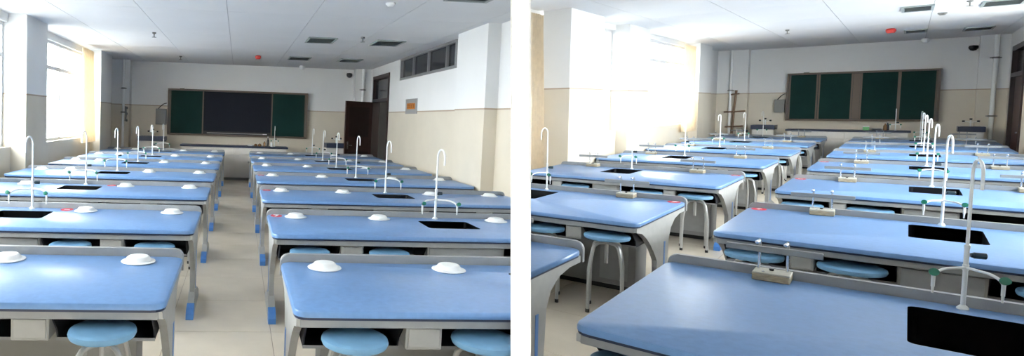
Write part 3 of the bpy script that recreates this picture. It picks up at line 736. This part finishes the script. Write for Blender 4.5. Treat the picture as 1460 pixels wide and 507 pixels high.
# wall plaque
t = thing('wall_plaque', 'grey wall plaque with a small orange sign by the open door, dim classroom', 'sign', (AXR, 12.6, 2.03))
obj('plaque', bbox(-.016, -.001, -.42, .42, -.16, .16, .002, 1), PLAQUE, t)
obj('orange_sign', bbox(-.020, -.0165, -.30, .30, -.06, .065), ORANGE, t)
for k in range(4):
    bm = bmesh.new(); y = .20 - k * .135
    box(bm, -.0212, -.0203, y - .04, y + .04, .018, .03); box(bm, -.0212, -.0203, y - .04, y + .04, -.03, -.018); box(bm, -.0212, -.0203, y - .012, y + .004, -.018, .018); obj('character', bm, DOORBROWN, t)

CUR = 'B'
chalkboard(-2.47, .523, 1.20, 2.55, BY, [(-2.42, -1.80, 'g', -.065), (-1.79, -1.09, 'g', -.035), (-1.085, -.945, 'd', -.034), (-.94, -.20, 'g', -.035), (-.21, .475, 'g', -.07)], 'brown-framed chalkboard with four green panels in the bright classroom')
wall_box(-2.73, -2.50, 1.43, 1.81, BY, 'grey box with black cable beside the chalkboard of the bright classroom')
teacher_desk(-2.34, .06, 21.5, 22.1, .985, -.22, 'white teacher desk with dark blue top in the bright classroom')
corner_sink(-3.14, -2.60, 21.75, 22.3, 1.08, 'dark sink bench by the window-side corner of the bright classroom')
corner_sink(.83, 1.27, 21.75, 22.3, 1.10, 'dark sink bench near the brown door of the bright classroom')
t = thing('green_carton', 'small green carton on the teacher desk of the bright classroom', 'carton', (-.75, 21.72, .9855)); obj('carton_body', bbox(-.06, .06, -.04, .04, 0, .085, .004, 1), GREENB, t); obj('carton_lid', bbox(-.062, .062, -.042, .042, .0855, .10, .003, 1), STWHITE, t)
small('dark_bowl', 'bowl', 'low dark bowl right of the green carton, bright classroom'.replace('right of', 'next to'), [(0, 0), (.06, 0), (.1, .045), (.094, .047), (.055, .008), (0, .008)], (-.56, 21.72, .9855), BOXGREY)
bottle('brown bottle near the tap of the teacher desk, bright classroom', (-.40, 21.72, .9855), BROWNB, .2, .035)
bottle('dark bottle behind the brown one on the teacher desk, bright classroom', (-.36, 21.88, .9855), BLACK, .22, .03)
camera_dome(1.02, BY, 3.02, 'black domed security camera high in the bright classroom corner')
for k, (x, y, s) in enumerate(((.02, 14.85, .38), (.96, 15.05, .46), (.02, 19.65, .36), (.96, 20.1, .44))):
    vent(x, y, BC, s, .78, 'grey ceiling vent %s in the bright classroom' % ['in the middle of the ceiling', 'near the picture edge', 'small over the chalkboard end', 'close to the brown door'][k], 'ceiling vents of the bright classroom')
ceiling_bits(-.35, 18.6, BC, 'alarm_light', 'alarm', 'small red alarm light on the bright classroom ceiling', [(0, .10), (.06, .095), (.085, .05), (.08, .02), (.06, 0), (0, 0)], REDPL)
ceiling_bits(.2, 22.2, BC, 'dome_sensor', 'sensor', 'small white dome sensor above the chalkboard of the bright classroom', DOMP, WHITEPL)
ceiling_bits(.33, 16.0, BC, 'smoke_detector', 'detector', 'round smoke detector between vents on the bright classroom ceiling', DETP, BOXGREY)
ceiling_bits(.58, 14.4, BC, 'sprinkler', 'sprinkler', 'ceiling sprinkler beside a vent of the bright classroom', SPRP, BOXGREY)
ceiling_bits(-1.9, 17.0, BC, 'sprinkler', 'sprinkler', 'ceiling sprinkler over the aisle of the bright classroom', SPRP, BOXGREY)
pipe(-3.75, 22.355, 0, BC, .035, 'white pipe on the window-side corner pier of the bright classroom', (2.1,))
pipe(1.38, 22.405, 0, BC, .042, 'pale pipe on the corner chase beside the brown door, bright classroom', (2.75, 1.35))
t = thing('valve_rack', 'brown valve rack on the corner pipe of the bright classroom', 'valve', (-3.62, 22.33, 1.35))
bm = bmesh.new(); tube(bm, [(-.05, 0, -.55), (-.02, 0, .2), (.02, 0, .75)], .03, 8); obj('brown_pipe', bm, BROWNPIPE, t, True)
for z, l in ((.62, .10), (.1, .26), (-.35, .22)):
    bm = bmesh.new(); tube(bm, [(-l, -.035, z), (l, -.04, z + .03)], .022, 8); obj('valve_arm', bm, BROWNPIPE, t, True)

# small chalk erasers lying on the board frames
for rm, X, Y, z in (('A', -1.60, AY - .07, 2.4055), ('B', -2.06, BY - .07, 2.5505)):
    CUR = rm
    t = thing('chalk_eraser', 'small white eraser on top of the chalkboard frame, ' + RNAME[rm], 'eraser', (X, Y, z))
    obj('felt', bbox(-.06, .06, -.025, .025, 0, .02, .003, 1), BOXGREY, t); obj('grip', bbox(-.06, .06, -.025, .025, .0205, .045, .006, 1), WHITEPL, t)
# ================================================================ fit both rooms against their partitions
def fit_to_partition(rm):
    p, n = CLIP[rm]; s = 1 if rm == 'A' else -1          # keep the side where s*dist < 0
    dead = []
    bpy.context.view_layer.update()
    for o in list(ROOM_OBJS[rm]):
        if o.type == 'FONT': continue
        if o.type != 'MESH': continue
        mw = o.matrix_world
        cs = [mw @ Vector(c) for c in o.bound_box]
        fw = [(c - p).dot((CAM_M.to_3x3() @ Vector((0, 0, -1)))) for c in cs]
        ds = [s * (c - p).dot(n) for c in cs]
        if min(ds) > -1e-4 and max(fw) > 0.3: dead.append(o); continue
        if max(ds) < 1e-4 or max(fw) < .3: continue
        bm = bmesh.new(); bm.from_mesh(o.data)
        inv = mw.inverted()
        lp = inv @ p; ln = (inv.to_3x3() @ n) if True else n
        ln = (mw.to_3x3().transposed() @ n).normalized()
        r = bmesh.ops.bisect_plane(bm, geom=bm.verts[:] + bm.edges[:] + bm.faces[:], plane_co=lp, plane_no=ln, clear_outer=(s > 0), clear_inner=(s < 0), dist=1e-5)
        cut = [e for e in r['geom_cut'] if isinstance(e, bmesh.types.BMEdge)]
        if not bm.faces: bm.free(); dead.append(o); continue
        try:
            if cut: bmesh.ops.holes_fill(bm, edges=[e for e in cut if e.is_boundary], sides=0)
        except Exception: pass
        me = o.data.copy(); bm.to_mesh(me); bm.free(); o.data = me
    for o in dead:
        for ch in list(o.children_recursive):
            if ch in dead: continue
            bpy.data.objects.remove(ch)
        pass
    names = set(d.name for d in dead if d)
    for nm in names:
        q = bpy.data.objects.get(nm)
        if q: bpy.data.objects.remove(q)
    for o in list(COL.objects):
        if o.type == 'EMPTY' and not any(c.type in ('MESH', 'FONT') for c in o.children_recursive): bpy.data.objects.remove(o)
fit_to_partition('A')
fit_to_partition('B')
